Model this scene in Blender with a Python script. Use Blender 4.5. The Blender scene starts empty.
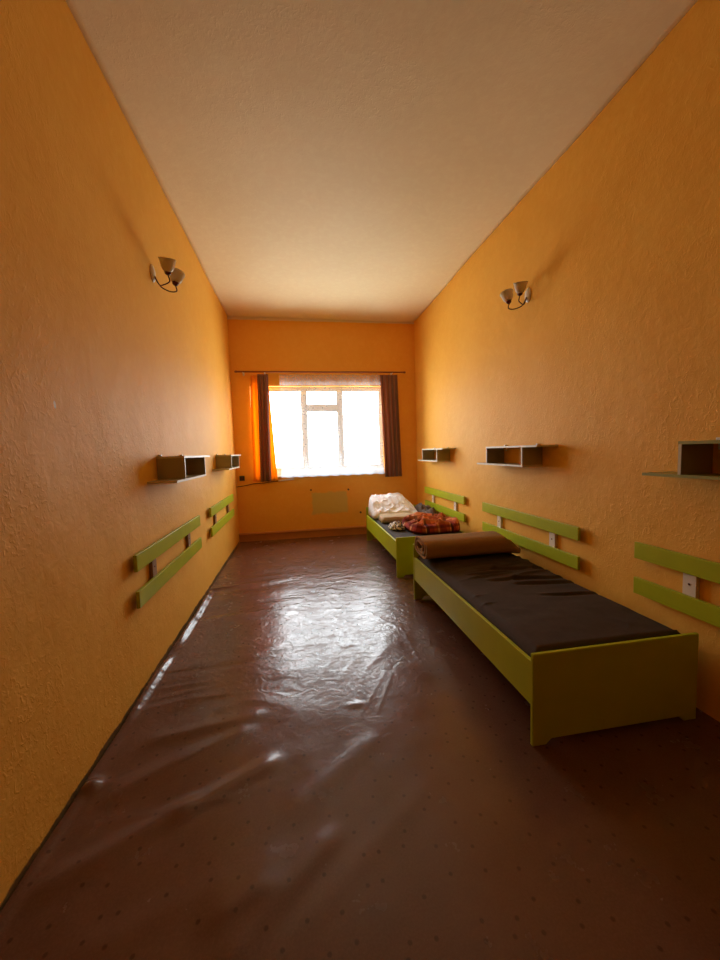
import bpy, bmesh, math, random
import numpy as np
from mathutils import Vector, Matrix
random.seed(4)
C = bpy.context.scene.collection
S = bpy.context.scene

# ---------------------------------------------------------------- camera
F, YAW, PITCH, ROLL = 377.33, .1627, .0758, -.0303
f = Vector((math.sin(YAW)*math.cos(PITCH), math.cos(YAW)*math.cos(PITCH), -math.sin(PITCH)))
rt = Vector((math.cos(YAW), -math.sin(YAW), 0)); up = rt.cross(f)
r2 = rt*math.cos(ROLL) + up*math.sin(ROLL); u2 = up*math.cos(ROLL) - rt*math.sin(ROLL)
cam = bpy.data.objects.new('camera', bpy.data.cameras.new('camera')); C.objects.link(cam)
cam.matrix_world = Matrix(((r2.x, u2.x, -f.x, 0), (r2.y, u2.y, -f.y, 0), (r2.z, u2.z, -f.z, 1.5), (0, 0, 0, 1)))
cam.data.sensor_fit = 'VERTICAL'; cam.data.sensor_height = 36; cam.data.lens = F*36/960
cam.data.clip_start = .02
S.camera = cam

# ---------------------------------------------------------------- sky and exposure
SKY = 15.0
w = bpy.data.worlds.new('overcast_sky'); S.world = w; w.use_nodes = True
wn = w.node_tree; wn.nodes.clear()
wo = wn.nodes.new('ShaderNodeOutputWorld'); wb = wn.nodes.new('ShaderNodeBackground')
wtc = wn.nodes.new('ShaderNodeTexCoord'); wsx = wn.nodes.new('ShaderNodeSeparateXYZ'); wcr = wn.nodes.new('ShaderNodeValToRGB')
wn.links.new(wtc.outputs['Generated'], wsx.inputs[0]); wn.links.new(wsx.outputs['Z'], wcr.inputs[0])
wcr.color_ramp.elements[0].position = 0.0; wcr.color_ramp.elements[0].color = (.95, .92, .86, 1)
wcr.color_ramp.elements[1].position = .06; wcr.color_ramp.elements[1].color = (.93, .97, 1, 1)
wn.links.new(wcr.outputs[0], wb.inputs[0]); wb.inputs[1].default_value = SKY
wn.links.new(wb.outputs[0], wo.inputs[0])
# portal in the window opening: guides sampling of the sky, gives no light of its own
pl = bpy.data.lights.new('window_portal', 'AREA'); pl.shape = 'RECTANGLE'; pl.size = 2.2; pl.size_y = 1.5
pl.cycles.is_portal = True
po = bpy.data.objects.new('window_portal', pl); C.objects.link(po); po.location = (.475, 6.96, 1.91)
po.rotation_euler = (-math.pi/2, 0, 0)
S.view_settings.view_transform = 'Standard'; S.view_settings.look = 'None'
S.view_settings.exposure = 0.04; S.view_settings.gamma = 1; S.view_settings.use_curve_mapping = False
S.cycles.use_denoising = True
S.cycles.max_bounces = 14; S.cycles.diffuse_bounces = 10; S.cycles.transparent_max_bounces = 16
S.cycles.sample_clamp_indirect = 8
S.cycles.caustics_reflective = False

XL, XR, D, ZT, YF = -1.044, 2.166, 6.693, 3.787, -2.2

# ---------------------------------------------------------------- materials
def nodes(name):
    m = bpy.data.materials.new(name); m.use_nodes = True
    n = m.node_tree.nodes; b = n['Principled BSDF']
    return m, n, m.node_tree.links, b
def N(n, t, **k):
    o = n.new(t)
    for a, v in k.items(): setattr(o, a, v)
    return o
def mixc(n, l, fac, a, b, mode='MIX'):
    x = n.new('ShaderNodeMix'); x.data_type = 'RGBA'; x.blend_type = mode
    for i, v in ((0, fac), (6, a), (7, b)):
        if hasattr(v, 'is_linked') or hasattr(v, 'links'): l.new(v, x.inputs[i])
        else: x.inputs[i].default_value = v if i == 0 else (*v, 1)
    return x.outputs[2]
def noise(n, l, vec, scale, detail=4, rough=.5, dist=0):
    x = n.new('ShaderNodeTexNoise'); x.inputs['Scale'].default_value = scale
    x.inputs['Detail'].default_value = detail; x.inputs['Roughness'].default_value = rough
    x.inputs['Distortion'].default_value = dist
    if vec is not None: l.new(vec, x.inputs['Vector'])
    return x.outputs['Fac']
def ramp(n, l, v, p0, p1, c0=(0, 0, 0), c1=(1, 1, 1)):
    x = n.new('ShaderNodeValToRGB'); l.new(v, x.inputs[0])
    x.color_ramp.elements[0].position = p0; x.color_ramp.elements[1].position = p1
    x.color_ramp.elements[0].color = (*c0, 1); x.color_ramp.elements[1].color = (*c1, 1)
    return x.outputs[0]
def math_(n, l, op, a, b=None, c=None):
    x = n.new('ShaderNodeMath'); x.operation = op
    for i, v in enumerate((a, b, c)):
        if v is None: continue
        if isinstance(v, (int, float)): x.inputs[i].default_value = v
        else: l.new(v, x.inputs[i])
    return x.outputs[0]
def bump(n, l, b, h, strength, dist, prev=None):
    x = n.new('ShaderNodeBump'); x.inputs['Strength'].default_value = strength; x.inputs['Distance'].default_value = dist
    l.new(h, x.inputs['Height'])
    if prev is not None: l.new(prev, x.inputs['Normal'])
    l.new(x.outputs[0], b.inputs['Normal']); return x.outputs[0]
def objc(n): return n.new('ShaderNodeTexCoord').outputs['Object']

def simple(name, col, rough=.6, var=.08, vs=9, bs=60, bd=.0008, metal=0, spec=.5):
    m, n, l, b = nodes(name); v = objc(n)
    k = noise(n, l, v, vs, 4)
    lo = tuple(c*(1-var) for c in col); hi = tuple(min(1, c*(1+var)) for c in col)
    l.new(mixc(n, l, k, lo, hi), b.inputs['Base Color'])
    b.inputs['Roughness'].default_value = rough; b.inputs['Metallic'].default_value = metal
    b.inputs['Specular IOR Level'].default_value = spec
    if bd: bump(n, l, b, noise(n, l, v, bs, 3), .5, bd)
    return m

def plaster(name, a, bcol, back=False, chip=False, rough=.62):
    m, n, l, b = nodes(name); v = objc(n)
    big = noise(n, l, v, 1.1, 5, .6); med = noise(n, l, v, 14, 5, .65, .6)
    col = mixc(n, l, ramp(n, l, big, .3, .7), a, bcol)
    col = mixc(n, l, math_(n, l, 'MULTIPLY', ramp(n, l, med, .45, .75), .22), col, tuple(min(1, c*1.35+.03) for c in a))
    sep = N(n, 'ShaderNodeSeparateXYZ'); l.new(v, sep.inputs[0]); X, Y, Z = sep.outputs
    if back:
        wob = math_(n, l, 'MULTIPLY', math_(n, l, 'SUBTRACT', noise(n, l, v, 9, 4), .5), .09)
        # unpainted greenish patch where the heater hung
        dx = math_(n, l, 'SUBTRACT', .33, math_(n, l, 'ABSOLUTE', math_(n, l, 'SUBTRACT', math_(n, l, 'ADD', X, wob), .54)))
        dz = math_(n, l, 'SUBTRACT', .205, math_(n, l, 'ABSOLUTE', math_(n, l, 'SUBTRACT', math_(n, l, 'ADD', Z, wob), .605)))
        k = math_(n, l, 'MULTIPLY', math_(n, l, 'MINIMUM', dx, dz), 30)
        kk = N(n, 'ShaderNodeClamp'); l.new(k, kk.inputs[0])
        k2 = math_(n, l, 'MULTIPLY', kk.outputs[0], .75)
        col = mixc(n, l, k2, col, (.62, .52, .15))
        # ceiling paint carried down onto the wall
        t = N(n, 'ShaderNodeClamp'); l.new(math_(n, l, 'MULTIPLY', math_(n, l, 'SUBTRACT', math_(n, l, 'ADD', Z, math_(n, l, 'MULTIPLY', wob, .25)), ZT-.045), 200), t.inputs[0])
        col = mixc(n, l, t.outputs[0], col, (.72, .64, .52))
    if chip:
        d = math_(n, l, 'ADD', math_(n, l, 'POWER', math_(n, l, 'MULTIPLY', math_(n, l, 'SUBTRACT', Y, 1.88), 1.5), 2), math_(n, l, 'POWER', math_(n, l, 'SUBTRACT', Z, 1.745), 2))
        t = math_(n, l, 'LESS_THAN', math_(n, l, 'ADD', d, math_(n, l, 'MULTIPLY', math_(n, l, 'SUBTRACT', noise(n, l, v, 60, 2), .5), .0006)), .00022)
        col = mixc(n, l, t, col, (.85, .78, .66))
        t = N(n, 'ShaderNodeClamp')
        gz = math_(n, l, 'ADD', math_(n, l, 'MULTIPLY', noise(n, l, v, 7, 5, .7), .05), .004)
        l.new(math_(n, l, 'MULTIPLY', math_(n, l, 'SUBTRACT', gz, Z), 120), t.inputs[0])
        col = mixc(n, l, math_(n, l, 'MULTIPLY', t.outputs[0], .85), col, (.05, .03, .02))  # shadow line of the vinyl gap, painted along the foot of the wall
    l.new(col, b.inputs['Base Color']); b.inputs['Roughness'].default_value = rough
    b.inputs['Specular IOR Level'].default_value = .22
    # trowelled plaster: stretched strokes, pits and long swells
    mp = N(n, 'ShaderNodeMapping'); l.new(v, mp.inputs[0]); mp.inputs['Rotation'].default_value = (.5, .2, .3); mp.inputs['Scale'].default_value = (1, 1, .8)
    h1 = noise(n, l, mp.outputs[0], 22, 6, .62, .9); h2 = ramp(n, l, noise(n, l, mp.outputs[0], 34, 3, .5, 1.4), .52, .70)
    reg = ramp(n, l, noise(n, l, v, 1.7, 2), .38, .62)
    h = math_(n, l, 'ADD', h1, math_(n, l, 'MULTIPLY', math_(n, l, 'MULTIPLY', h2, reg), .5))
    p = bump(n, l, b, noise(n, l, v, 2.2, 3), .5, .03)
    p = bump(n, l, b, h, .4, .006, p)
    return m

M = {}
OR1, OR2 = (.87, .485, .075), (.84, .44, .058)
M['wall'] = plaster('orange_plaster', OR1, OR2)
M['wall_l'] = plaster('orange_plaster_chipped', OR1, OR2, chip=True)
M['wall_b'] = plaster('orange_plaster_patched', (.89, .455, .075), (.86, .415, .06), back=True)
M['ceil'] = plaster('ceiling_plaster', (.84, .75, .49), (.81, .72, .46))
M['green'] = simple('green_paint', (.42, .49, .010), .42, .10, 7, 40, .0005, spec=.3)
M['green_dull'] = simple('olive_green_laminate', (.30, .30, .045), .45, .08, 6, 60, .0002)
M['lam'] = simple('grey_laminate', (.36, .32, .19), .45, .06, 5, 90, .0002)
M['edge'] = simple('pale_edge_band', (.62, .57, .38), .45, .04)
M['white'] = simple('white_plastic', (.78, .74, .66), .4, .04, 8, 60, 0)
M['frame'] = simple('white_window_paint', (.80, .82, .82), .35, .03, 6, 60, .0002)
M['dark'] = simple('dark_metal', (.09, .02, .012), .35, .1, 9, 60, 0, .6)
M['black'] = simple('black_plastic', (.02, .018, .016), .5, .1, 9, 60, 0)
M['rod'] = simple('reddish_brown_wood', (.26, .07, .03), .45, .2, 12)
M['base'] = simple('ochre_painted_baseboard', (.50, .20, .05), .5, .15, 6)
M['sheet'] = simple('dark_brown_cotton', (.060, .042, .029), .85, .15, 30, 500, .0006, spec=.2)
M['sheet_b'] = simple('charcoal_cotton', (.075, .065, .062), .85, .15, 30, 500, .0006, spec=.2)
M['tan'] = simple('tan_wool', (.36, .215, .095), .95, .12, 40, 350, .0015, spec=.1)
M['beige'] = simple('beige_wool', (.50, .40, .27), .95, .12, 40, 350, .0015, spec=.1)
M['chip'] = simple('chipboard', (.32, .22, .12), .8, .2, 60)
M['cloth_grey'] = simple('grey_brown_cloth', (.13, .09, .07), .9, .2, 30, 300, .001)
M['gap_shade'] = simple('dark_gap', (.02, .012, .008), .9, .3, 20)  # near-black colour standing for the shadow in the gap beside the vinyl

def fabric_stripes():
    m, n, l, b = nodes('brown_striped_curtain')
    uv = N(n, 'ShaderNodeTexCoord').outputs['UV']; s = N(n, 'ShaderNodeSeparateXYZ'); l.new(uv, s.inputs[0])
    x = math_(n, l, 'FRACT', math_(n, l, 'MULTIPLY', s.outputs[0], 5))
    c = N(n, 'ShaderNodeValToRGB'); l.new(x, c.inputs[0]); c.color_ramp.interpolation = 'CONSTANT'
    e = c.color_ramp.elements; e[0].position = 0; e[0].color = (.30, .13, .10, 1); e[1].position = .3; e[1].color = (.19, .14, .15, 1)
    for p, k in ((.5, (.34, .19, .17, 1)), (.62, (.14, .10, .10, 1)), (.8, (.33, .14, .09, 1))):
        q = e.new(p); q.color = k
    l.new(c.outputs[0], b.inputs['Base Color']); b.inputs['Roughness'].default_value = .85
    t = N(n, 'ShaderNodeBsdfTranslucent'); t.inputs[0].default_value = (.50, .22, .15, 1)
    mx = N(n, 'ShaderNodeMixShader'); mx.inputs[0].default_value = .3
    l.new(b.outputs[0], mx.inputs[1]); l.new(t.outputs[0], mx.inputs[2]); l.new(mx.outputs[0], n['Material Output'].inputs[0])
    return m
M['stripes'] = fabric_stripes()
def translucent(name, col, tcol, fac):
    m, n, l, b = nodes(name)
    k = noise(n, l, objc(n), 40, 3)
    l.new(mixc(n, l, k, tuple(c*.9 for c in col), col), b.inputs['Base Color']); b.inputs['Roughness'].default_value = .8
    t = N(n, 'ShaderNodeBsdfTranslucent'); t.inputs[0].default_value = (*tcol, 1)
    mx = N(n, 'ShaderNodeMixShader'); mx.inputs[0].default_value = fac
    l.new(b.outputs[0], mx.inputs[1]); l.new(t.outputs[0], mx.inputs[2]); l.new(mx.outputs[0], n['Material Output'].inputs[0])
    return m
M['yellow'] = translucent('golden_yellow_curtain', (.85, .45, .05), (.95, .42, .03), .5)
M['shade'] = translucent('frosted_glass', (.80, .72, .56), (.75, .66, .48), .4)
M['shade'].node_tree.nodes['Principled BSDF'].inputs['Roughness'].default_value = .3

def lace():
    m, n, l, b = nodes('white_lace')
    uv = N(n, 'ShaderNodeTexCoord').outputs['UV']; s = N(n, 'ShaderNodeSeparateXYZ'); l.new(uv, s.inputs[0])
    U, V = s.outputs[0], s.outputs[1]                       # metres across, metres above the hem
    # small sprigs scattered everywhere
    vo = N(n, 'ShaderNodeTexVoronoi'); vo.inputs['Scale'].default_value = 22; l.new(uv, vo.inputs['Vector'])
    spr = ramp(n, l, vo.outputs['Distance'], .16, .30, (1, 1, 1), (0, 0, 0))
    # dense flowered border near the hem
    vo2 = N(n, 'ShaderNodeTexVoronoi'); vo2.inputs['Scale'].default_value = 30; vo2.feature = 'DISTANCE_TO_EDGE'; l.new(uv, vo2.inputs['Vector'])
    bord = ramp(n, l, vo2.outputs['Distance'], .06, .16, (1, 1, 1), (.2, .2, .2))
    near = ramp(n, l, V, .10, .22, (1, 1, 1), (0, 0, 0)); low = ramp(n, l, V, .09, .15, (1, 1, 1), (0, 0, 0))
    # tall stalks above the border
    st = math_(n, l, 'SINE', math_(n, l, 'MULTIPLY', U, 52)); hh = math_(n, l, 'MULTIPLY', noise(n, l, uv, 5, 2), .75)
    stalk = math_(n, l, 'MULTIPLY', math_(n, l, 'GREATER_THAN', st, .35), math_(n, l, 'LESS_THAN', V, hh))
    stalk = math_(n, l, 'MULTIPLY', stalk, ramp(n, l, noise(n, l, uv, 38, 3), .45, .6))
    top = math_(n, l, 'MULTIPLY', math_(n, l, 'GREATER_THAN', V, 1.575), ramp(n, l, noise(n, l, uv, 45, 2), .35, .65, (.45, .45, .45), (1, 1, 1)))
    a = math_(n, l, 'MAXIMUM', math_(n, l, 'MULTIPLY', spr, .35), math_(n, l, 'MULTIPLY', math_(n, l, 'MULTIPLY', bord, near), .6))
    a = math_(n, l, 'MAXIMUM', a, math_(n, l, 'MULTIPLY', stalk, .42))
    a = math_(n, l, 'MAXIMUM', a, math_(n, l, 'MULTIPLY', top, .45))
    a = math_(n, l, 'MAXIMUM', a, math_(n, l, 'MULTIPLY', low, .8)); a = math_(n, l, 'ADD', a, .07)
    d = N(n, 'ShaderNodeBsdfDiffuse'); d.inputs[0].default_value = (.85, .84, .82, 1)
    t = N(n, 'ShaderNodeBsdfTranslucent'); t.inputs[0].default_value = (.54, .60, .67, 1)
    dt = N(n, 'ShaderNodeMixShader'); dt.inputs[0].default_value = .6; l.new(d.outputs[0], dt.inputs[1]); l.new(t.outputs[0], dt.inputs[2])
    tr = N(n, 'ShaderNodeBsdfTransparent'); mx = N(n, 'ShaderNodeMixShader'); l.new(a, mx.inputs[0])
    l.new(tr.outputs[0], mx.inputs[1]); l.new(dt.outputs[0], mx.inputs[2]); l.new(mx.outputs[0], n['Material Output'].inputs[0])
    return m
M['lace'] = lace()
def glass():
    m, n, l, b = nodes('window_glass')
    tr = N(n, 'ShaderNodeBsdfTransparent'); tr.inputs[0].default_value = (.96, .97, .97, 1)
    g = N(n, 'ShaderNodeBsdfGlossy'); g.inputs['Roughness'].default_value = .02
    lw = N(n, 'ShaderNodeLayerWeight'); lw.inputs[0].default_value = .5; fr = math_(n, l, 'ADD', math_(n, l, 'MULTIPLY', math_(n, l, 'POWER', lw.outputs['Facing'], 5), .9), .04)
    mx = N(n, 'ShaderNodeMixShader'); l.new(fr, mx.inputs[0]); l.new(tr.outputs[0], mx.inputs[1]); l.new(g.outputs[0], mx.inputs[2])
    l.new(mx.outputs[0], n['Material Output'].inputs[0]); return m
M['glass'] = glass()

def vinyl():
    m, n, l, b = nodes('brown_vinyl'); v = objc(n)
    mot = noise(n, l, v, 2.2, 6, .65); fine = noise(n, l, v, 120, 3, .7)
    c = mixc(n, l, ramp(n, l, mot, .3, .7), (.105, .048, .029), (.155, .074, .047))
    c = mixc(n, l, math_(n, l, 'MULTIPLY', ramp(n, l, fine, .4, .7), .35), c, (.20, .10, .066))
    vo = N(n, 'ShaderNodeTexVoronoi'); vo.voronoi_dimensions = '2D'; vo.inputs['Scale'].default_value = 9; vo.inputs['Randomness'].default_value = .75; l.new(v, vo.inputs['Vector'])
    dots = ramp(n, l, vo.outputs['Distance'], .045, .085, (1, 1, 1), (0, 0, 0))
    c = mixc(n, l, math_(n, l, 'MULTIPLY', dots, .6), c, (.035, .012, .010))
    l.new(c, b.inputs['Base Color'])
    rg = ramp(n, l, noise(n, l, v, 5, 5, .6), .3, .75, (.19, .19, .19), (.30, .30, .30)); l.new(rg, b.inputs['Roughness'])
    b.inputs['IOR'].default_value = 1.5
    sy = N(n, 'ShaderNodeSeparateXYZ'); l.new(v, sy.inputs[0])
    worn = N(n, 'ShaderNodeMapRange'); l.new(math_(n, l, 'ADD', sy.outputs[1], math_(n, l, 'MULTIPLY', noise(n, l, v, 1.2, 2), .8)), worn.inputs[0])
    for i_, v_ in ((1, 1.9), (2, 3.3), (3, .14), (4, 1.0)): worn.inputs[i_].default_value = v_
    p = bump(n, l, b, math_(n, l, 'MULTIPLY', noise(n, l, v, 11, 3, .5, 1.6), worn.outputs[0]), .42, .009)
    bump(n, l, b, noise(n, l, v, 260, 2, .6), .25, .0006, p)
    return m
M['vinyl'] = vinyl()

def plaid():
    m, n, l, b = nodes('red_plaid_wool')
    uv = N(n, 'ShaderNodeTexCoord').outputs['UV']; s = N(n, 'ShaderNodeSeparateXYZ'); l.new(uv, s.inputs[0])
    def band(o, fq, lo, ph=0):
        x = math_(n, l, 'FRACT', math_(n, l, 'ADD', math_(n, l, 'MULTIPLY', o, fq), ph)); return math_(n, l, 'LESS_THAN', x, lo)
    U, V = s.outputs[0], s.outputs[1]
    c = mixc(n, l, math_(n, l, 'MULTIPLY', band(U, 4, .5), .75), (.78, .20, .07), (.24, .025, .02))
    c = mixc(n, l, math_(n, l, 'MULTIPLY', band(V, 3, .45), .7), c, (.22, .02, .02))
    c = mixc(n, l, math_(n, l, 'MULTIPLY', band(V, 3, .14, .3), .85), c, (.80, .42, .25))
    c = mixc(n, l, math_(n, l, 'MULTIPLY', band(U, 4, .12, .2), .7), c, (.75, .33, .18))
    c = mixc(n, l, math_(n, l, 'MULTIPLY', band(U, 2, .12, .55), .85), c, (.03, .015, .02))
    c = mixc(n, l, math_(n, l, 'MULTIPLY', band(V, 1.5, .1, .1), .8), c, (.04, .015, .02))
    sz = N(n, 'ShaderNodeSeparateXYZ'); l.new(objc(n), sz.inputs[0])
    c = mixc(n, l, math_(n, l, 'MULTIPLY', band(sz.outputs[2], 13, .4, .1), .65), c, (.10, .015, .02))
    c = mixc(n, l, math_(n, l, 'MULTIPLY', ramp(n, l, sz.outputs[2], .56, .62), .45), c, (.85, .36, .17))  # light orange highlights painted onto the upper folds by height
    l.new(c, b.inputs['Base Color']); b.inputs['Roughness'].default_value = .95; b.inputs['Specular IOR Level'].default_value = .1
    return m
M['plaid'] = plaid()
def patterned(name, a, c_, scale, p0, p1):
    m, n, l, b = nodes(name); k = ramp(n, l, noise(n, l, objc(n), scale, 3, .6), p0, p1)
    l.new(mixc(n, l, k, a, c_), b.inputs['Base Color']); b.inputs['Roughness'].default_value = .85; return m
M['bw'] = patterned('black_and_white_print', (.015, .015, .02), (.75, .72, .62), 34, .47, .53)
M['case'] = patterned('white_pillowcase', (.87, .91, .96), (.60, .60, .62), 30, .62, .72)

# ---------------------------------------------------------------- mesh helpers
def link(name, bm, mats, parent=None, smooth=False, kind=None):
    me = bpy.data.meshes.new(name); bm.normal_update(); bm.to_mesh(me); bm.free()
    for m in (mats if isinstance(mats, (list, tuple)) else [mats]): me.materials.append(m)
    if smooth:
        for p in me.polygons: p.use_smooth = True
    o = bpy.data.objects.new(name, me); C.objects.link(o)
    if parent: o.parent = parent
    if kind: o['kind'] = kind
    return o
def box(bm, x0, x1, y0, y1, z0, z1, bev=0, mat=0, seg=2):
    r = bmesh.ops.create_cube(bm, size=1)
    vs = r['verts']
    bmesh.ops.scale(bm, vec=(x1-x0, y1-y0, z1-z0), verts=vs)
    bmesh.ops.translate(bm, vec=((x0+x1)/2, (y0+y1)/2, (z0+z1)/2), verts=vs)
    fs = set(fc for v in vs for fc in v.link_faces)
    for fc in fs: fc.material_index = mat
    if bev:
        es = list(set(e for v in vs for e in v.link_edges))
        bmesh.ops.bevel(bm, geom=es, offset=bev, segments=seg, affect='EDGES', profile=.5)
    return fs
def tube(bm, pts, r, seg=10, cap=True):
    pts = [Vector(p) for p in pts]; rings = []; prev = None
    for i, p in enumerate(pts):
        t = (pts[min(i+1, len(pts)-1)] - pts[max(i-1, 0)]).normalized()
        if prev is None:
            a = Vector((0, 0, 1)) if abs(t.z) < .9 else Vector((1, 0, 0)); a = (a - t*a.dot(t)).normalized()
        else: a = (prev - t*prev.dot(t)).normalized()
        prev = a; b = t.cross(a); rr = r[i] if isinstance(r, (list, tuple)) else r
        rings.append([bm.verts.new(p + (a*math.cos(2*math.pi*k/seg) + b*math.sin(2*math.pi*k/seg))*rr) for k in range(seg)])
    for i in range(len(rings)-1):
        for k in range(seg): bm.faces.new((rings[i][k], rings[i][(k+1) % seg], rings[i+1][(k+1) % seg], rings[i+1][k]))
    if cap: bm.faces.new(rings[0][::-1]); bm.faces.new(rings[-1])
def lathe(bm, prof, mat4=Matrix(), seg=24, closed=False):
    rings = []
    for r, z in prof:
        rings.append([bm.verts.new(mat4 @ Vector((r*math.cos(2*math.pi*k/seg), r*math.sin(2*math.pi*k/seg), z))) for k in range(seg)])
    n = len(rings)
    for i in range(n if closed else n-1):
        a, b = rings[i], rings[(i+1) % n]
        for k in range(seg): bm.faces.new((a[k], a[(k+1) % seg], b[(k+1) % seg], b[k]))
    if not closed: bm.faces.new(rings[0][::-1]); bm.faces.new(rings[-1])
def prism(bm, pts2, axis, a, b):
    """outline pts2 (two coordinates) extruded along axis from a to b"""
    def P(p, t): return {'x': (t, p[0], p[1]), 'y': (p[0], t, p[1]), 'z': (p[0], p[1], t)}[axis]
    A = [bm.verts.new(P(p, a)) for p in pts2]; B = [bm.verts.new(P(p, b)) for p in pts2]
    n = len(pts2); bm.faces.new(A); bm.faces.new(B[::-1])
    for i in range(n): bm.faces.new((A[i], B[i], B[(i+1) % n], A[(i+1) % n]))
    bmesh.ops.recalc_face_normals(bm, faces=bm.faces)
def thing(name, label, cat, loc=(0, 0, 0), rotz=0, group=None):
    o = bpy.data.objects.new(name, None); C.objects.link(o); o.empty_display_size = .1
    o.location = loc; o.rotation_euler = (0, 0, rotz); tag(o, label, cat, group); return o
def tag(o, label, cat, group=None):
    o['label'] = label; o['category'] = cat
    if group: o['group'] = group
    return o
def dup(root, loc, rotz, label):
    def cp(o, parent):
        c = o.copy(); C.objects.link(c); c.parent = parent
        for ch in list(o.children): cp(ch, c)
        return c
    kids = list(root.children)
    r = root.copy(); C.objects.link(r); r.location = loc; r.rotation_euler = (0, 0, rotz); r['label'] = label
    for ch in kids: cp(ch, r)
    return r

# smooth value noise on numpy arrays
_rg = np.random.RandomState(11)
_T = _rg.rand(256, 256)
def vn(x, y, off=0):
    x = np.asarray(x, float)+off*17.3+100; y = np.asarray(y, float)+off*7.7+100
    xi = np.floor(x).astype(int); yi = np.floor(y).astype(int); fx = x-xi; fy = y-yi
    fx = fx*fx*fx*(fx*(fx*6-15)+10); fy = fy*fy*fy*(fy*(fy*6-15)+10)
    g = lambda a, b: _T[a % 256, b % 256]
    return (g(xi, yi)*(1-fx)+g(xi+1, yi)*fx)*(1-fy)+(g(xi, yi+1)*(1-fx)+g(xi+1, yi+1)*fx)*fy*1.0-.5
def ridge(x, y, off=0, p=1.0):
    return np.clip(1-np.abs(vn(x, y, off))*4, 0, 1)**p
def ss(x, a, b):
    t = np.clip((x-a)/(b-a), 0, 1); return t*t*(3-2*t)
def grid_obj(name, X, Y, Z, mat, parent=None, uv=None, kind=None, closed_u=False):
    """sheet from arrays shaped (nu, nv)"""
    nu, nv = X.shape
    co = np.stack([X, Y, Z], -1).reshape(-1, 3)
    iu = np.arange(nu if closed_u else nu-1); iv = np.arange(nv-1); A, B = np.meshgrid(iu, iv, indexing='ij'); A2 = (A+1) % nu
    q = np.stack([A*nv+B, A2*nv+B, A2*nv+B+1, A*nv+B+1], -1).reshape(-1, 4)
    me = bpy.data.meshes.new(name); me.vertices.add(len(co)); me.vertices.foreach_set('co', co.ravel())
    me.loops.add(q.size); me.loops.foreach_set('vertex_index', q.ravel().astype(np.int32))
    me.polygons.add(len(q)); me.polygons.foreach_set('loop_start', np.arange(0, q.size, 4, dtype=np.int32))
    me.update(calc_edges=True); me.validate()
    me.polygons.foreach_set('use_smooth', np.ones(len(q), bool))
    if uv is not None:
        l = me.uv_layers.new(name='UVMap'); U = np.stack(uv, -1).reshape(-1, 2)[q.ravel()]; l.data.foreach_set('uv', U.ravel())
    me.materials.append(mat)
    o = bpy.data.objects.new(name, me); C.objects.link(o)
    if parent: o.parent = parent
    if kind: o['kind'] = kind
    return o

# ---------------------------------------------------------------- setting
T = .2
for q_ in ('ceiling_plaster',):
    for n_ in M['ceil'].node_tree.nodes:
        if n_.type == 'BUMP': n_.inputs['Strength'].default_value *= .55
def slab(name, x0, x1, y0, y1, z0, z1, mat):
    bm = bmesh.new(); box(bm, x0, x1, y0, y1, z0, z1); return link(name, bm, mat, kind='structure')
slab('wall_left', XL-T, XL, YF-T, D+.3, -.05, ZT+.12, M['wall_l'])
slab('wall_right', XR, XR+T, YF-T, D+.3, -.05, ZT+.12, M['wall'])
slab('wall_front', XL, XR, YF-T, YF, -.05, ZT+.12, M['wall'])
# ceiling, gently uneven where it meets the walls
gx, gy = np.meshgrid(np.linspace(XL-.01, XR+.01, 60), np.linspace(YF, D+.01, 150), indexing='ij')
gz = ZT + vn(gx*1.3, gy*1.1, 3)*.035
c_ = grid_obj('ceiling', gx, gy, gz, M['ceil'], kind='structure')
sm = c_.modifiers.new('solidify', 'SOLIDIFY'); sm.thickness = .2; sm.offset = 1
me = c_.data
if me.polygons[0].normal.z > 0: sm.offset = 1
else: sm.offset = -1
# back wall with opening
WX0, WX1, WZ0, WZ1 = -.74, 1.57, 1.10, 2.655
bm = bmesh.new()
xs = [XL, WX0, WX1, XR]; zs = [-.05, WZ0, WZ1, ZT+.1]; ys = [D, D+.25]
vv = {}
for j, y in enumerate(ys):
    for i, x in enumerate(xs):
        for k, z in enumerate(zs): vv[i, j, k] = bm.verts.new((x, y, z))
for i in range(3):
    for k in range(3):
        if i == 1 and k == 1: continue
        bm.faces.new((vv[i, 0, k], vv[i+1, 0, k], vv[i+1, 0, k+1], vv[i, 0, k+1]))
        bm.faces.new((vv[i, 1, k], vv[i, 1, k+1], vv[i+1, 1, k+1], vv[i+1, 1, k]))
for a, b in (((1, 1), (2, 1)), ((2, 1), (2, 2)), ((2, 2), (1, 2)), ((1, 2), (1, 1))):
    bm.faces.new((vv[a[0], 0, a[1]], vv[a[0], 1, a[1]], vv[b[0], 1, b[1]], vv[b[0], 0, b[1]]))
for k in range(3):
    bm.faces.new((vv[0, 0, k], vv[0, 0, k+1], vv[0, 1, k+1], vv[0, 1, k])); bm.faces.new((vv[3, 0, k], vv[3, 1, k], vv[3, 1, k+1], vv[3, 0, k+1]))
for i in range(3):
    bm.faces.new((vv[i, 0, 0], vv[i, 1, 0], vv[i+1, 1, 0], vv[i+1, 0, 0])); bm.faces.new((vv[i, 0, 3], vv[i+1, 0, 3], vv[i+1, 1, 3], vv[i, 1, 3]))
bmesh.ops.recalc_face_normals(bm, faces=bm.faces)
link('wall_back', bm, M['wall_b'], kind='structure')

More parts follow.
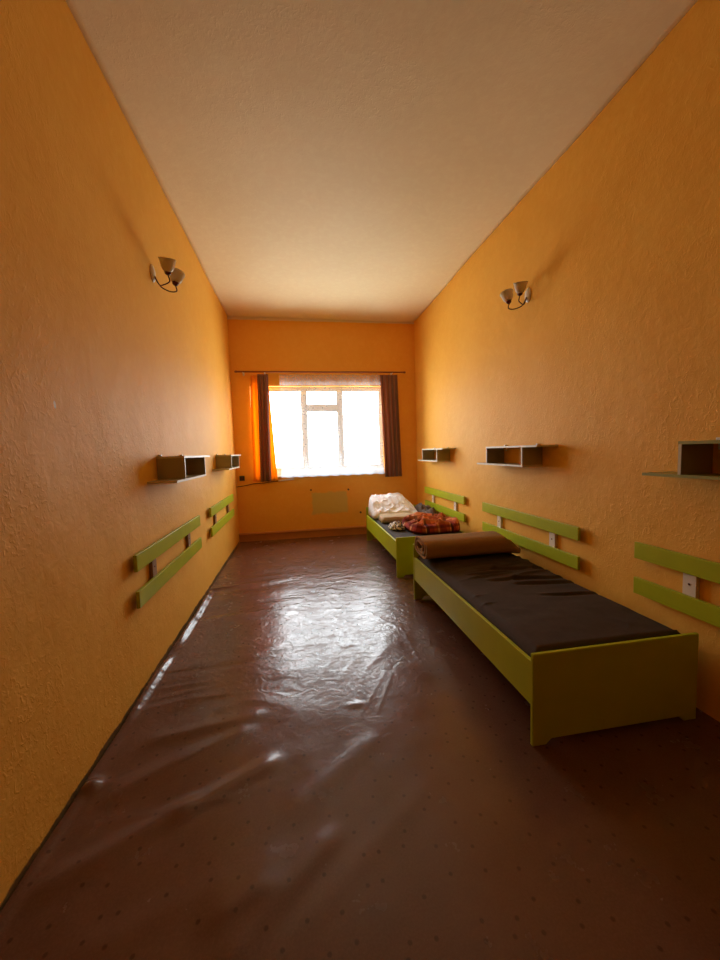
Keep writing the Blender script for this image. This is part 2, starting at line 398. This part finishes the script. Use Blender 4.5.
# unseen dark double doors, added behind the camera to darken the near room
dr = bpy.data.objects.new('added_door_1', None); C.objects.link(dr); dr['kind'] = 'structure'; dr.location = (.1, YF, 0)
M['added_door'] = simple('added_door_brown', (.07, .035, .02), .4, .2, 6)
bm = bmesh.new()
for x0, x1, z0, z1 in ((-.95, -.87, 0, 2.45), (.87, .95, 0, 2.45), (-.87, .87, 2.37, 2.45)): box(bm, x0, x1, .0, .03, z0, z1, .004)
link('added_door_frame', bm, M['added_door'], dr)
for x0, x1 in ((-.868, -.002), (.002, .868)):
    bm = bmesh.new(); box(bm, x0, x1, .001, .022, .012, 2.368, .003)
    for z0, z1 in ((.15, 1.0), (1.12, 2.2)): box(bm, x0+.13, x1-.13, .02, .032, z0, z1, .008)
    link('added_door_leaf', bm, M['added_door'], dr)
bm = bmesh.new(); tube(bm, [(.05, .022, 1.03), (.05, .07, 1.03), (.06, .078, 1.03), (.16, .078, 1.03)], .009, 8); link('added_door_handle', bm, M['white'], dr)

# window
wr = bpy.data.objects.new('window_1', None); C.objects.link(wr); wr['kind'] = 'structure'; wr.location = (.475, 6.90, WZ0)
def wpart(name, boxes, mat, bev=.006):
    bm = bmesh.new()
    for b in boxes: box(bm, b[0]-.475, b[1]-.475, b[2]-6.90, b[3]-6.90, b[4]-WZ0, b[5]-WZ0, bev)
    return link(name, bm, mat, wr)
y0, y1 = 6.82, 6.89
wpart('window_frame', [(WX0, WX1, y0, y1, WZ0, WZ0+.125), (WX0, WX1, y0, y1, WZ1-.045, WZ1), (WX0, WX0+.045, y0, y1, WZ0+.125, WZ1-.045), (WX1-.04, WX1, y0, y1, WZ0+.125, WZ1-.045)], M['frame'])
wpart('mullion', [(.125, .185, y0-.005, y1, WZ0+.125, WZ1-.045)], M['frame']); wpart('mullion', [(.765, .825, y0-.005, y1, WZ0+.125, WZ1-.045)], M['frame'])
wpart('transom', [(.185, .765, y0, y1, 2.255, 2.33)], M['frame'])
for a, b, z0, z1 in ((-.695, .125, WZ0+.125, WZ1-.045), (.185, .765, WZ0+.125, 2.255), (.185, .765, 2.33, WZ1-.045), (.825, 1.53, WZ0+.125, WZ1-.045)):
    s_ = .028
    wpart('sash', [(a, b, y0+.012, y1-.012, z0, z0+s_), (a, b, y0+.012, y1-.012, z1-s_, z1), (a, a+s_, y0+.012, y1-.012, z0+s_, z1-s_), (b-s_, b, y0+.012, y1-.012, z0+s_, z1-s_)], M['frame'], .004)
    wpart('window_pane', [(a+s_, b-s_, 6.853, 6.857, z0+s_, z1-s_)], M['glass'], 0)
wpart('window_handle', [(.745, .775, 6.795, 6.816, 1.78, 1.80), (.752, .768, 6.785, 6.80, 1.70, 1.80)], M['white'], .003)
wpart('window_sill', [(WX0-.02, WX1+.02, 6.655, 6.822, WZ0-.012, WZ0+.012)], M['frame'], .006)

# baseboards
bm = bmesh.new(); prism(bm, [(D, -.02), (D, .15), (D-.012, .15), (D-.026, .14), (D-.03, .12), (D-.016, .105), (D-.012, .05), (D-.012, -.02)], 'x', XL, XR)
link('baseboard_back', bm, M['base'], kind='structure')

# floor: a loose, wrinkled vinyl sheet
xs_ = np.linspace(XL+.012, XR, 290); ys_ = np.linspace(YF, D-.012, 780)
X, Y = np.meshgrid(xs_, ys_, indexing='ij')
free = ss(-X, -1.12, -.95)                               # 1 in the open floor, 0 under the beds
free = np.maximum(free, ss(-Y, -1.55, -1.3))
H = np.zeros_like(X)
wx = X + vn(X*1.5, Y*1.5, 1)*.5; wy = Y + vn(X*1.2, Y*1.6, 2)*.55
# long transverse folds in the left half
left = ss(-X, -.25, .45)
mid = ss(Y, .5, 1.6)*(1-ss(Y, 4.6, 5.6))
H += .011*left*mid*vn(wx*.8+wy*.3, wy*4.2-wx*.9, 3) + .006*left*mid*vn(wx*1.5, wy*8-wx*1.2, 13)
H += .002*left*mid*ridge(wx*1.1, wy*6.0-wx*.4, 4, 1.5)
# short curly dimples in the middle of the room
cen = np.exp(-((X-.35)/.62)**2)*ss(Y, 2.0, 2.7)*(1-ss(Y, 4.2, 5.2))
H += .0020*cen*ridge(wx*5.5, wy*8.0, 5, 1.0) + .0024*cen*vn(wx*11, wy*15, 6) + .0022*cen*ridge(wx*9, wy*12, 16)*(vn(wx*3, wy*3, 17)+.3)
H += .0025*vn(X*2.0, Y*2.0, 7) + .0008*vn(X*7, Y*7, 8)
H += .003*np.maximum(0, vn(X*5, Y*5, 18))*ss(-Y, -3.5, -1.5)
# bulge along the left wall
e = X-XL; wob = vn(Y*1.4, Y*0, 9)*.05
b1 = np.exp(-((e-.034-wob*.3-.010*np.sin((Y-2.9)*1.6))/.030)**2)
amp = .034*ss(Y, 2.95, 3.3)*(1-ss(Y, 4.1, 4.4)) + .026*ss(Y, 1.9, 2.5)*(1-ss(Y, 2.85, 3.0)) + .012*ss(Y, .7, 1.4)*(1-ss(Y, 1.9, 2.2))
H += amp*b1
H += .018*np.exp(-((Y-4.33-.25*(X-XL))/.035)**2)*(1-ss(X, XL+.15, XL+.55))
H += .025*np.exp(-(((X+.985)/.035)**2+((Y-1.80)/.04)**2))
# straight creases
def crease(p, q, a, wd):
    global H
    p = np.array(p); q = np.array(q); d = q-p; L = np.hypot(*d); d = d/L
    s = (X-p[0])*d[0]+(Y-p[1])*d[1]; t = (X-p[0])*-d[1]+(Y-p[1])*d[0]
    H += a*np.exp(-(t/wd)**2)*ss(s, -.05, .08)*(1-ss(s, L-.08, L+.05))
crease((.52, 2.40), (.28, 2.0), .0014, .009); crease((.57, 2.38), (.38, 2.0), .0014, .009)
crease((.81, 3.09), (.80, 2.30), .0012, .010); crease((.67, 3.22), (.95, 2.7), .001, .012)
crease((-.55, 3.6), (.1, 3.75), .0015, .02); crease((-.2, 1.0), (.55, 1.55), .002, .05); crease((-.75, 1.15), (-.1, 1.35), .006, .05)
for p_, q_, a_, w_ in (((-.98, 1.36), (-.50, 1.62), .010, .055), ((-.58, 1.57), (-.15, 1.80), .010, .05), ((-.36, 1.17), (-.12, 1.27), .009, .05), ((-.9, 1.72), (-.3, 2.05), .007, .06),
                       ((-.85, 2.05), (-.25, 2.15), .006, .05), ((-.1, 1.5), (.35, 1.85), .004, .06), ((-.3, 1.05), (.1, 1.4), .006, .05)):
    crease(p_, q_, a_*1.35, w_)
H += .005*np.exp(-(((X-.28)/.045)**2+((Y-2.12)/.025)**2))
H = (H)*free; H -= np.where(X > 1.0, 0, 0)
H = H - .0006
# edge by the wall turns down a little
H -= .0*np.exp(-(e/.02)**2)
X2 = X + np.where(e < .03, (vn(Y*6, Y*0, 12)*.016)*(1-e/.03), 0)
fl = grid_obj('floor', X2, Y, H, M['vinyl'], kind='structure')
slab('subfloor', XL, XR, YF, D, -.06, -.030, M['gap_shade']).name = 'floor_underlay'

# ---------------------------------------------------------------- beds
def make_bed(loc, label):
    t = thing('bed', label, 'bed', loc)
    W, L = .97, 1.95
    def board(name, y0, y1, h):
        bm = bmesh.new()
        prism(bm, [(0, 0), (.075, 0), (.105, .028), (W-.105, .028), (W-.075, 0), (W, 0), (W, h), (0, h)], 'y', y0, y1)
        bmesh.ops.bevel(bm, geom=bm.edges[:], offset=.003, segments=2, affect='EDGES'); link(name, bm, M['green'], t)
    board('footboard', 0, .022, .478); board('headboard', L-.022, L, .565)
    for x in (.004, W-.026):
        bm = bmesh.new(); box(bm, x, x+.022, .0225, L-.0225, .205, .432, .003); link('side_rail', bm, M['green'], t)
    bm = bmesh.new(); box(bm, .027, W-.027, .024, L-.024, .27, .285); link('bed_base', bm, M['chip'], t)
    return t
BED1, BED2 = (1.10, 1.622, 0), (1.10, 4.222, 0)
make_bed(BED1, 'nearer green wooden bed with dark brown mattress cover')
make_bed(BED2, 'farther green wooden bed by the window, heaped with bedding')
def make_mattress(loc, mat, label, seed, top=.19, sag=0):
    t = thing('mattress', label, 'mattress', (loc[0], loc[1], .286))
    nu, nv = 150, 60
    # outline in section: bottom edge, side, rounded shoulder, top
    x0, x1, y0, y1 = .03, .94, .03, 1.92
    u = np.linspace(0, 1, 110); v = np.linspace(0, 1, 260)
    U, V = np.meshgrid(u, v, indexing='ij')
    X = x0+(x1-x0)*U; Y = y0+(y1-y0)*V
    d = np.minimum(np.minimum(X-x0, x1-X), np.minimum(Y-y0, y1-Y))
    Z = top - .045*(1-np.clip(d/.06, 0, 1))**2.2
    a = ss(d, .0, .08)
    wr_ = ridge(X*2.0+Y*.6+seed, Y*7.5-X*2.2+seed, 20, 4)*.022*ss(vn(X*1.6, Y*2, 21+seed), -.2, .2)
    wr_ = wr_*(1 if seed == 0 else .25)
    Z = Z + a*(wr_ + .006*vn(X*3, Y*6, 22+seed) + .003*vn(X*9, Y*16, 23+seed))
    if seed == 0:
        for (xa, ya, xb, yb, am) in ((.35, 1.33, .93, 1.22, .016), (.20, 1.18, .62, 1.20, .012), (.30, 1.06, .93, .98, .018), (.45, .93, .94, .86, .014), (.15, 1.42, .7, 1.45, .010), (.5, .70, .94, .62, .010), (.55, 1.50, .94, 1.40, .012)):
            q = np.clip((X-xa)/(xb-xa), 0, 1); yc = ya+(yb-ya)*q+.03*vn(X*5, X*0, 25+int(am*1000))
            Z = Z + am*np.sin(np.pi*q)**.6*(X > xa)*(X < xb)*(np.exp(-((Y-yc)/.016)**2)-.8*np.exp(-((Y-yc+.03)/.018)**2))
    ring_ = grid_obj('top_cover', X, Y, Z, mat, t)
    bm = bmesh.new(); bm.from_mesh(ring_.data)
    be = [e for e in bm.edges if e.is_boundary]
    r = bmesh.ops.extrude_edge_only(bm, edges=be); nv_ = [g for g in r['geom'] if isinstance(g, bmesh.types.BMVert)]
    for q in nv_: q.co.z = .0
    be = [e for e in bm.edges if e.is_boundary]; bmesh.ops.holes_fill(bm, edges=be)
    bmesh.ops.recalc_face_normals(bm, faces=bm.faces); bm.to_mesh(ring_.data); bm.free()
    for p in ring_.data.polygons: p.use_smooth = len(p.vertices) == 4
    return t
make_mattress(BED1, M['sheet'], 'mattress in dark brown creased cover on the nearer bed', 0)
make_mattress(BED2, M['sheet_b'], 'charcoal covered mattress under the bedding on the farther bed', 5, top=.165)

def lump(name, x0, x1, y0, y1, z0, hfun, mat, label, cat, n=90, pw=3.0, edge=.25, rot=0):
    """soft heap: top surface over a rounded footprint, closed below"""
    u = np.linspace(-1, 1, n); U, V = np.meshgrid(u, u, indexing='ij')
    # squircle footprint
    k = 1/np.maximum(1e-6, (np.abs(U)**pw+np.abs(V)**pw)**(1/pw))*np.maximum(np.abs(U), np.abs(V))
    Pu, Pv = U*k, V*k
    r = np.maximum(np.abs(U), np.abs(V))
    cx, cy, hx, hy = (x0+x1)/2, (y0+y1)/2, (x1-x0)/2, (y1-y0)/2
    wob = 1+.0*r
    prof = np.sqrt(np.clip(1-((np.clip(r, 1-edge, 1)-(1-edge))/edge)**2, 0, 1))
    px, py = Pu*hx, Pv*hy
    Z = z0+prof*hfun(Pu, Pv); g_ = 1+.05*ss(r, .5, 1)*(vn(Pu*1.6, Pv*1.6, 60+len(label))); px, py = px*g_, py*g_
    c, s = math.cos(rot), math.sin(rot)
    X = cx+px*c-py*s; Y = cy+px*s+py*c
    o = grid_obj(name, X, Y, Z, mat, uv=(U*.5+.5, V*.5+.5))
    bm = bmesh.new(); bm.from_mesh(o.data); be = [e for e in bm.edges if e.is_boundary]
    bmesh.ops.holes_fill(bm, edges=be); bmesh.ops.recalc_face_normals(bm, faces=bm.faces); bm.to_mesh(o.data); bm.free()
    tag(o, label, cat); return o

# tan blanket rolled flat, its layers open at the left end
def bolster():
    na, nx = 150, 50
    turns = 2.35; t = np.linspace(0, 1, na); a = -math.pi*.5 - t*turns*2*math.pi
    g = .28+.72*t
    p = 3.6; c, s_ = np.cos(a), np.sin(a); k = (np.abs(c)**p+np.abs(s_)**p)**(-1/p)
    yy = (.175*g)*k*c; zz = (.088*g)*k*s_
    A, Q = np.meshgrid(np.arange(na), np.linspace(0, 1, nx), indexing='ij')
    yy = yy[A]; zz = zz[A]+.100
    jag = .010*vn(t*5, t*0, 33)[A]*(1-Q)
    x = .012+(.925-.012)*Q + jag - .012*(1-t[A])*(1-Q)*0
    tilt = .16
    zz = zz + tilt*np.clip(yy+.17, 0, 1)*.35
    drop = 1-.62*ss(Q, .86, 1.0)*1.0
    lump_ = .006*vn(Q*5+yy*3, yy*9, 34)
    zz = .012+(zz-.012)*drop + lump_*(zz > .06)
    yy = yy + .010*vn(Q*3, A/40, 35)
    o = grid_obj('folded_blanket', x, yy, zz, M['tan'])
    m = o.modifiers.new('solidify', 'SOLIDIFY'); m.thickness = .017; m.offset = 0
    m = o.modifiers.new('bevel', 'BEVEL'); m.width = .004; m.segments = 2; m.limit_method = 'ANGLE'
    o.location = (1.085, 3.34, .487)
    tag(o, 'tan blanket folded into a bolster at the head of the nearer bed', 'blanket')
bolster()

# far bed: pillow, beige blanket, plaid, printed cloth, dark garment
def pil(u, v):
    h = .085+.215*ss(v, -1.1, .75)-.03*ss(v, .7, 1)
    h = h + .028*ridge(u*2.3+v*.8, v*1.1-u*.6, 40, 3)+.018*vn(u*4, v*3, 41)+.012*ridge(u*5, v*3.5, 42, 2)
    return h*(1-.45*ss(u, .35, 1.0))
lump('pillow', 1.11, 1.86, 5.56, 6.14, .470, pil, M['case'], 'crumpled white pillow propped at the head of the farther bed', 'pillow', n=110, pw=6, edge=.13)
lump('folded_blanket', 1.16, 1.78, 5.20, 5.555, .470, lambda u, v: .075+.010*vn(u*3, v*3, 44), M['beige'], 'flat beige folded blanket in front of the white pillow', 'blanket', n=70, pw=6, edge=.12)
def heap(u, v):
    h = .095+.045*ridge(u*.8+v*.5, v*1.5+u*.5, 45, 2.5)+.03*ridge(u*1.5-v*.8, v*2.1-u*.9, 46, 3)+.05*vn(u*1.6, v*1.8, 47)+.006*vn(u*8, v*8, 48)
    h = h-.05*ss(-u, .3, 1)
    return np.maximum(h, .03)
lump('blanket', 1.37, 2.03, 4.34, 5.19, .470, heap, M['plaid'], 'red and orange plaid blanket thrown in a heap on the farther bed', 'blanket', n=140, pw=3.4, edge=.13)
lump('printed_cloth', 1.16, 1.365, 4.66, 4.98, .470, lambda u, v: .045+.03*ridge(u*2, v*2, 48)+.02*vn(u*5, v*5, 49), M['bw'], 'small black and white printed cloth beside the plaid blanket', 'cloth', n=50, pw=2.6, edge=.4)
lump('dark_cloth', 1.87, 2.06, 5.25, 6.12, .470, lambda u, v: .09+.07*ridge(u*1.5, v*2, 51)+.03*vn(u*6, v*6, 52), M['cloth_grey'], 'grey brown crumpled cloth between the white pillow and right wall', 'cloth', n=60, pw=2.6, edge=.4)

# ---------------------------------------------------------------- wall shelves
def make_shelf(label, loc, rotz=0):
    t = thing('wall_shelf', label, 'shelf', loc, rotz, 'box shelves on the side walls')
    DPT, TH, HH = .20, .016, .19
    def panel(name, y0, y1, z0, z1):
        bm = bmesh.new(); box(bm, -DPT+.003, -.002, y0, y1, z0, z1)
        box(bm, -DPT, -DPT+.003, y0, y1, z0, z1, mat=1)
        if (y1-y0) > .1:
            for a in (y0-.0015, y1-.0005): box(bm, -DPT, -.002, a, a+.002, z0, z1, mat=1)
        link(name, bm, [M['lam'], M['edge']], t)
    panel('bottom_board', -.324, .53, 0, TH); panel('top_board', -.53, .324, HH-TH, HH)
    panel('side_panel', .308, .324, TH, HH-TH); panel('side_panel', -.324, -.308, TH, HH-TH)
    for y in (-.27, .27):
        bm = bmesh.new(); box(bm, -.022, -.0005, y-.012, y+.012, HH+.0005, HH+.014, .002); box(bm, -.006, -.0005, y-.012, y+.012, HH-.05, HH+.001); link('bracket', bm, M['white'], t)
    return t
sh = make_shelf('box shelf on right wall above the nearer bed', (XR, 3.395, 1.318))
dup(sh, (XR, 5.465, 1.318), 0, 'box shelf on right wall above the farther bed')
dup(sh, (XR, 1.355, 1.312), 0, 'box shelf with olive green boards on right wall, cut off by photo edge')
dup(sh, (XL, 3.37, 1.316), math.pi, 'larger looking nearer box shelf on the bare left wall')
dup(sh, (XL, 5.45, 1.316), math.pi, 'box shelf on left wall beside the window curtain')

# ---------------------------------------------------------------- wall rails
def make_rail(label, loc, rotz=0):
    t = thing('wall_rail', label, 'wall rail', loc, rotz, 'pairs of green backrest boards on the side walls')
    HL = .768
    for z in (0, .23):
        bm = bmesh.new(); box(bm, -.048, -.0265, -HL, HL, z, z+.105, .0025); link('board', bm, M['green'], t)
    for y in (-.435, .435):
        bm = bmesh.new(); box(bm, -.026, -.0015, y-.037, y+.037, .02, .315, .002); b = link('batten', bm, M['white'], t)
        bm = bmesh.new(); lathe(bm, [(.001, 0), (.006, .0), (.007, .002), (.001, .003)], Matrix.Translation((-.0262, y, .168)) @ Matrix.Rotation(-math.pi/2, 4, 'Y'), 12)
        link('screw', bm, M['dark'], b)
    return t
ra = make_rail('pair of green boards on right wall above the nearer bed', (XR, 3.335, .527))
dup(ra, (XR, 5.37, .535), 0, 'pair of green boards on right wall behind the farther bed')
dup(ra, (XR, 1.305, .532), 0, 'pair of green boards on right wall, cut off by photo edge')
dup(ra, (XL, 3.235, .571), math.pi, 'nearer pair of green boards on the left wall')
dup(ra, (XL, 5.27, .571), math.pi, 'farther pair of green boards on left wall near the window')

for o_ in [o for o in C.objects if o.name.startswith('wall_shelf') and o.location.y < 2]:
    for ch in o_.children:
        if ch.name.startswith(('top_board', 'bottom_board')):
            d_ = ch.data.copy(); d_.materials[0] = M['green_dull']; d_.materials[1] = M['green_dull']; ch.data = d_
M['brown_wood'] = simple('brown_wood', (.30, .18, .09), .6, .15, 12)  # darker brown tone for the left-wall battens
lm = None
for r_ in [o for o in C.objects if o.name.startswith('wall_rail') and o.location.x < 0]:
    for ch in r_.children:
        if ch.name.startswith('batten'):
            if lm is None: lm = {}
            if ch.data.name not in lm:
                d_ = ch.data.copy(); d_.materials[0] = M['brown_wood']; lm[ch.data.name] = d_
            ch.data = lm[ch.data.name]

# ---------------------------------------------------------------- sconces (built facing +x)
def make_sconce(label, loc, rotz=0):
    t = thing('wall_sconce', label, 'wall lamp', loc, rotz, 'twin shade wall lamps')
    bm = bmesh.new(); lathe(bm, [(.001, 0), (.042, 0), (.045, .004), (.040, .012), (.022, .020), (.001, .022)], Matrix.Scale(1.5, 4, (0, 0, 1)) @ Matrix.Rotation(math.pi/2, 4, 'Y'), 24)
    link('wall_plate', bm, M['white'], t, True)
    for s in (-1, 1):
        bm = bmesh.new()
        ctrl = [(.018, s*.004, -.02), (.035, s*.008, -.06), (.06, s*.02, -.095), (.10, s*.06, -.105), (.135, s*.08, -.10), (.150, s*.086, -.085), (.140, s*.086, -.045)]
        pts = []
        for i in range(len(ctrl)-1):
            p0, p1, p2, p3 = [Vector(ctrl[max(0, min(len(ctrl)-1, i+k))]) for k in (-1, 0, 1, 2)]
            for q in range(5):
                u = q/5; pts.append(.5*((2*p1)+(-p0+p2)*u+(2*p0-5*p1+4*p2-p3)*u*u+(-p0+3*p1-3*p2+p3)*u**3))
        pts.append(Vector(ctrl[-1]))
        tube(bm, pts, .0048, 8); link('arm', bm, M['dark'], t, True)
        A = Matrix.Translation((.140, s*.086, -.045)) @ Matrix.Rotation(-s*.26, 4, 'X') @ Matrix.Rotation(.10, 4, 'Y')
        bm = bmesh.new(); lathe(bm, [(.001, 0), (.014, 0), (.022, .008), (.024, .02), (.018, .024), (.001, .024)], A, 20); link('lamp_holder', bm, M['dark'], t, True)
        bm = bmesh.new(); prof = [(.022, .020), (.034, .030), (.044, .048), (.050, .070), (.055, .092), (.062, .108)]
        pr = prof+[(r-.0035, z+.001) for r, z in prof[::-1]]
        lathe(bm, pr, A, 32, closed=True)
        bmesh.ops.recalc_face_normals(bm, faces=bm.faces)
        link('glass_shade', bm, M['shade'], t, True)
        bm = bmesh.new(); lathe(bm, [(.001, .024), (.010, .025), (.012, .045), (.018, .055), (.016, .070), (.001, .078)], A, 16); link('bulb', bm, M['white'], t, True)
    return t
sc = make_sconce('twin shade glass wall lamp high on the left wall', (XL, 3.235, 2.915))
dup(sc, (XR, 3.29, 2.89), math.pi, 'twin shade glass wall lamp high on the right wall')

# ---------------------------------------------------------------- curtains
YR = 6.60
t = thing('curtain_rod', 'thin reddish brown curtain rod above the window', 'curtain rod', (.5, YR, 2.875))
bm = bmesh.new(); tube(bm, [(-1.43, 0, .0), (-.7, 0, .001), (0, 0, -.002), (.7, 0, .001), (1.43, 0, 0)], .014, 12); link('rod', bm, M['rod'], t, True)
for x in (-1.44, 1.44):
    bm = bmesh.new(); lathe(bm, [(.001, -.025), (.014, -.02), (.019, 0), (.014, .02), (.001, .025)], Matrix.Translation((x, 0, 0)) @ Matrix.Rotation(math.pi/2, 4, 'Y'), 16); link('finial', bm, M['rod'], t, True)
for x in (-1.33, -.98, 1.22):
    bm = bmesh.new(); box(bm, x-.011, x+.011, -.014, .09, -.016, -.0115, .002); box(bm, x-.014, x+.014, .085, .0925, -.05, .03, .002); link('bracket', bm, M['white'], t)
def curtain(name, top, bot, z1, z0, y, folds, amp, mat, label, seed, bow=0, thick=.003, wavyhem=0, uvm=False):
    nu, nv = 160, 60
    u = np.linspace(0, 1, nu); v = np.linspace(0, 1, nv); U, V = np.meshgrid(u, v, indexing='ij')
    xa = top[0]+(bot[0]-top[0])*(1-V)+bow*np.sin(np.pi*V); xb = top[1]+(bot[1]-top[1])*(1-V)-(bow if bow else 0)*0
    X = xa+(xb-xa)*U
    Yc = y+amp*np.sin(2*math.pi*folds*U+seed+.6*vn(U*3, V*2, seed))*(.6+.4*(1-V)) + .35*amp*vn(U*folds*2, V*2.5, seed+3)
    Zc = z0+(z1-z0)*V + (1-V)*wavyhem*np.sin(2*math.pi*folds*U)
    uv = (X, Zc-z0) if uvm else (U, V)
    o = grid_obj(name, X, Yc, Zc, mat, uv=uv)
    if thick: m = o.modifiers.new('solidify', 'SOLIDIFY'); m.thickness = thick; m.offset = 0
    tag(o, label, 'curtain'); return o
curtain('lace_curtain', (-.24, 1.53), (-.28, 1.54), 2.835, 1.085, 6.625, 9, .012, M['lace'], 'white lace net curtain hanging across the window', 2, thick=0, wavyhem=.006, uvm=True)
curtain('curtain', (1.49, 1.80), (1.535, 1.845), 2.825, 1.03, 6.575, 4, .020, M['stripes'], 'brown striped curtain hanging at the right of the window', 5)
curtain('curtain', (-.60, -.42), (-.63, -.45), 2.825, 1.035, 6.555, 3, .018, M['stripes'], 'narrow brown striped curtain in front of the golden one', 8)
curtain('curtain', (-.72, -.43), (-.755, -.345), 2.82, 1.04, 6.625, 4, .016, M['yellow'], 'golden yellow curtain glowing at the left of the window', 11)

# ---------------------------------------------------------------- small wall fittings
t = thing('wall_socket', 'black square socket on the back wall near left corner', 'socket', (-.945, D, 1.10))
bm = bmesh.new(); box(bm, -.042, .042, -.022, -.0005, -.042, .042, .005); link('socket_plate', bm, M['black'], t)
bm = bmesh.new(); lathe(bm, [(.001, 0), (.020, 0), (.024, .004), (.020, .0045), (.001, .002)], Matrix.Translation((0, -.0222, 0)) @ Matrix.Rotation(math.pi/2, 4, 'X'), 20); link('socket_ring', bm, M['dark'], t)
bm = bmesh.new(); tube(bm, [(XL+.004, D-.006, .955), (-.9, D-.006, .972), (-.76, D-.007, .998), (-.6, D-.006, 1.005), (-.44, D-.006, 1.02), (-.33, D-.006, 1.03)], .006, 8)
tag(link('cable', bm, M['dark'], None, True), 'dark cable running along back wall below the curtains', 'cable')
bm = bmesh.new()
vs = box(bm, -.34, -.07, D-.02, D-.0005, -.013, .013, .004)
bmesh.ops.rotate(bm, verts=bm.verts[:], cent=(-.2, D, 0), matrix=Matrix.Rotation(-.065, 3, 'Y')); bmesh.ops.translate(bm, verts=bm.verts[:], vec=(0, 0, 1.043))
tag(link('cable_trunking', bm, M['white']), 'short white trunking at the end of the cable under the window', 'trunking')
def bolt(x, z, label):
    bm = bmesh.new(); lathe(bm, [(.001, 0), (.016, 0), (.016, .006), (.008, .008), (.008, .035), (.013, .036), (.013, .044), (.001, .045)], Matrix.Translation((x, D, z)) @ Matrix.Rotation(math.pi/2, 4, 'X'), 12)
    tag(link('wall_bolt', bm, M['black']), label, 'bolt', 'old radiator bolts under the window')
bolt(.215, .845, 'dark bolt at the upper left corner of the pale wall patch')
bolt(.88, .825, 'dark bolt at the upper right corner of the pale wall patch')
bolt(1.09, .40, 'dark bolt low on the back wall just left of the farther bed')
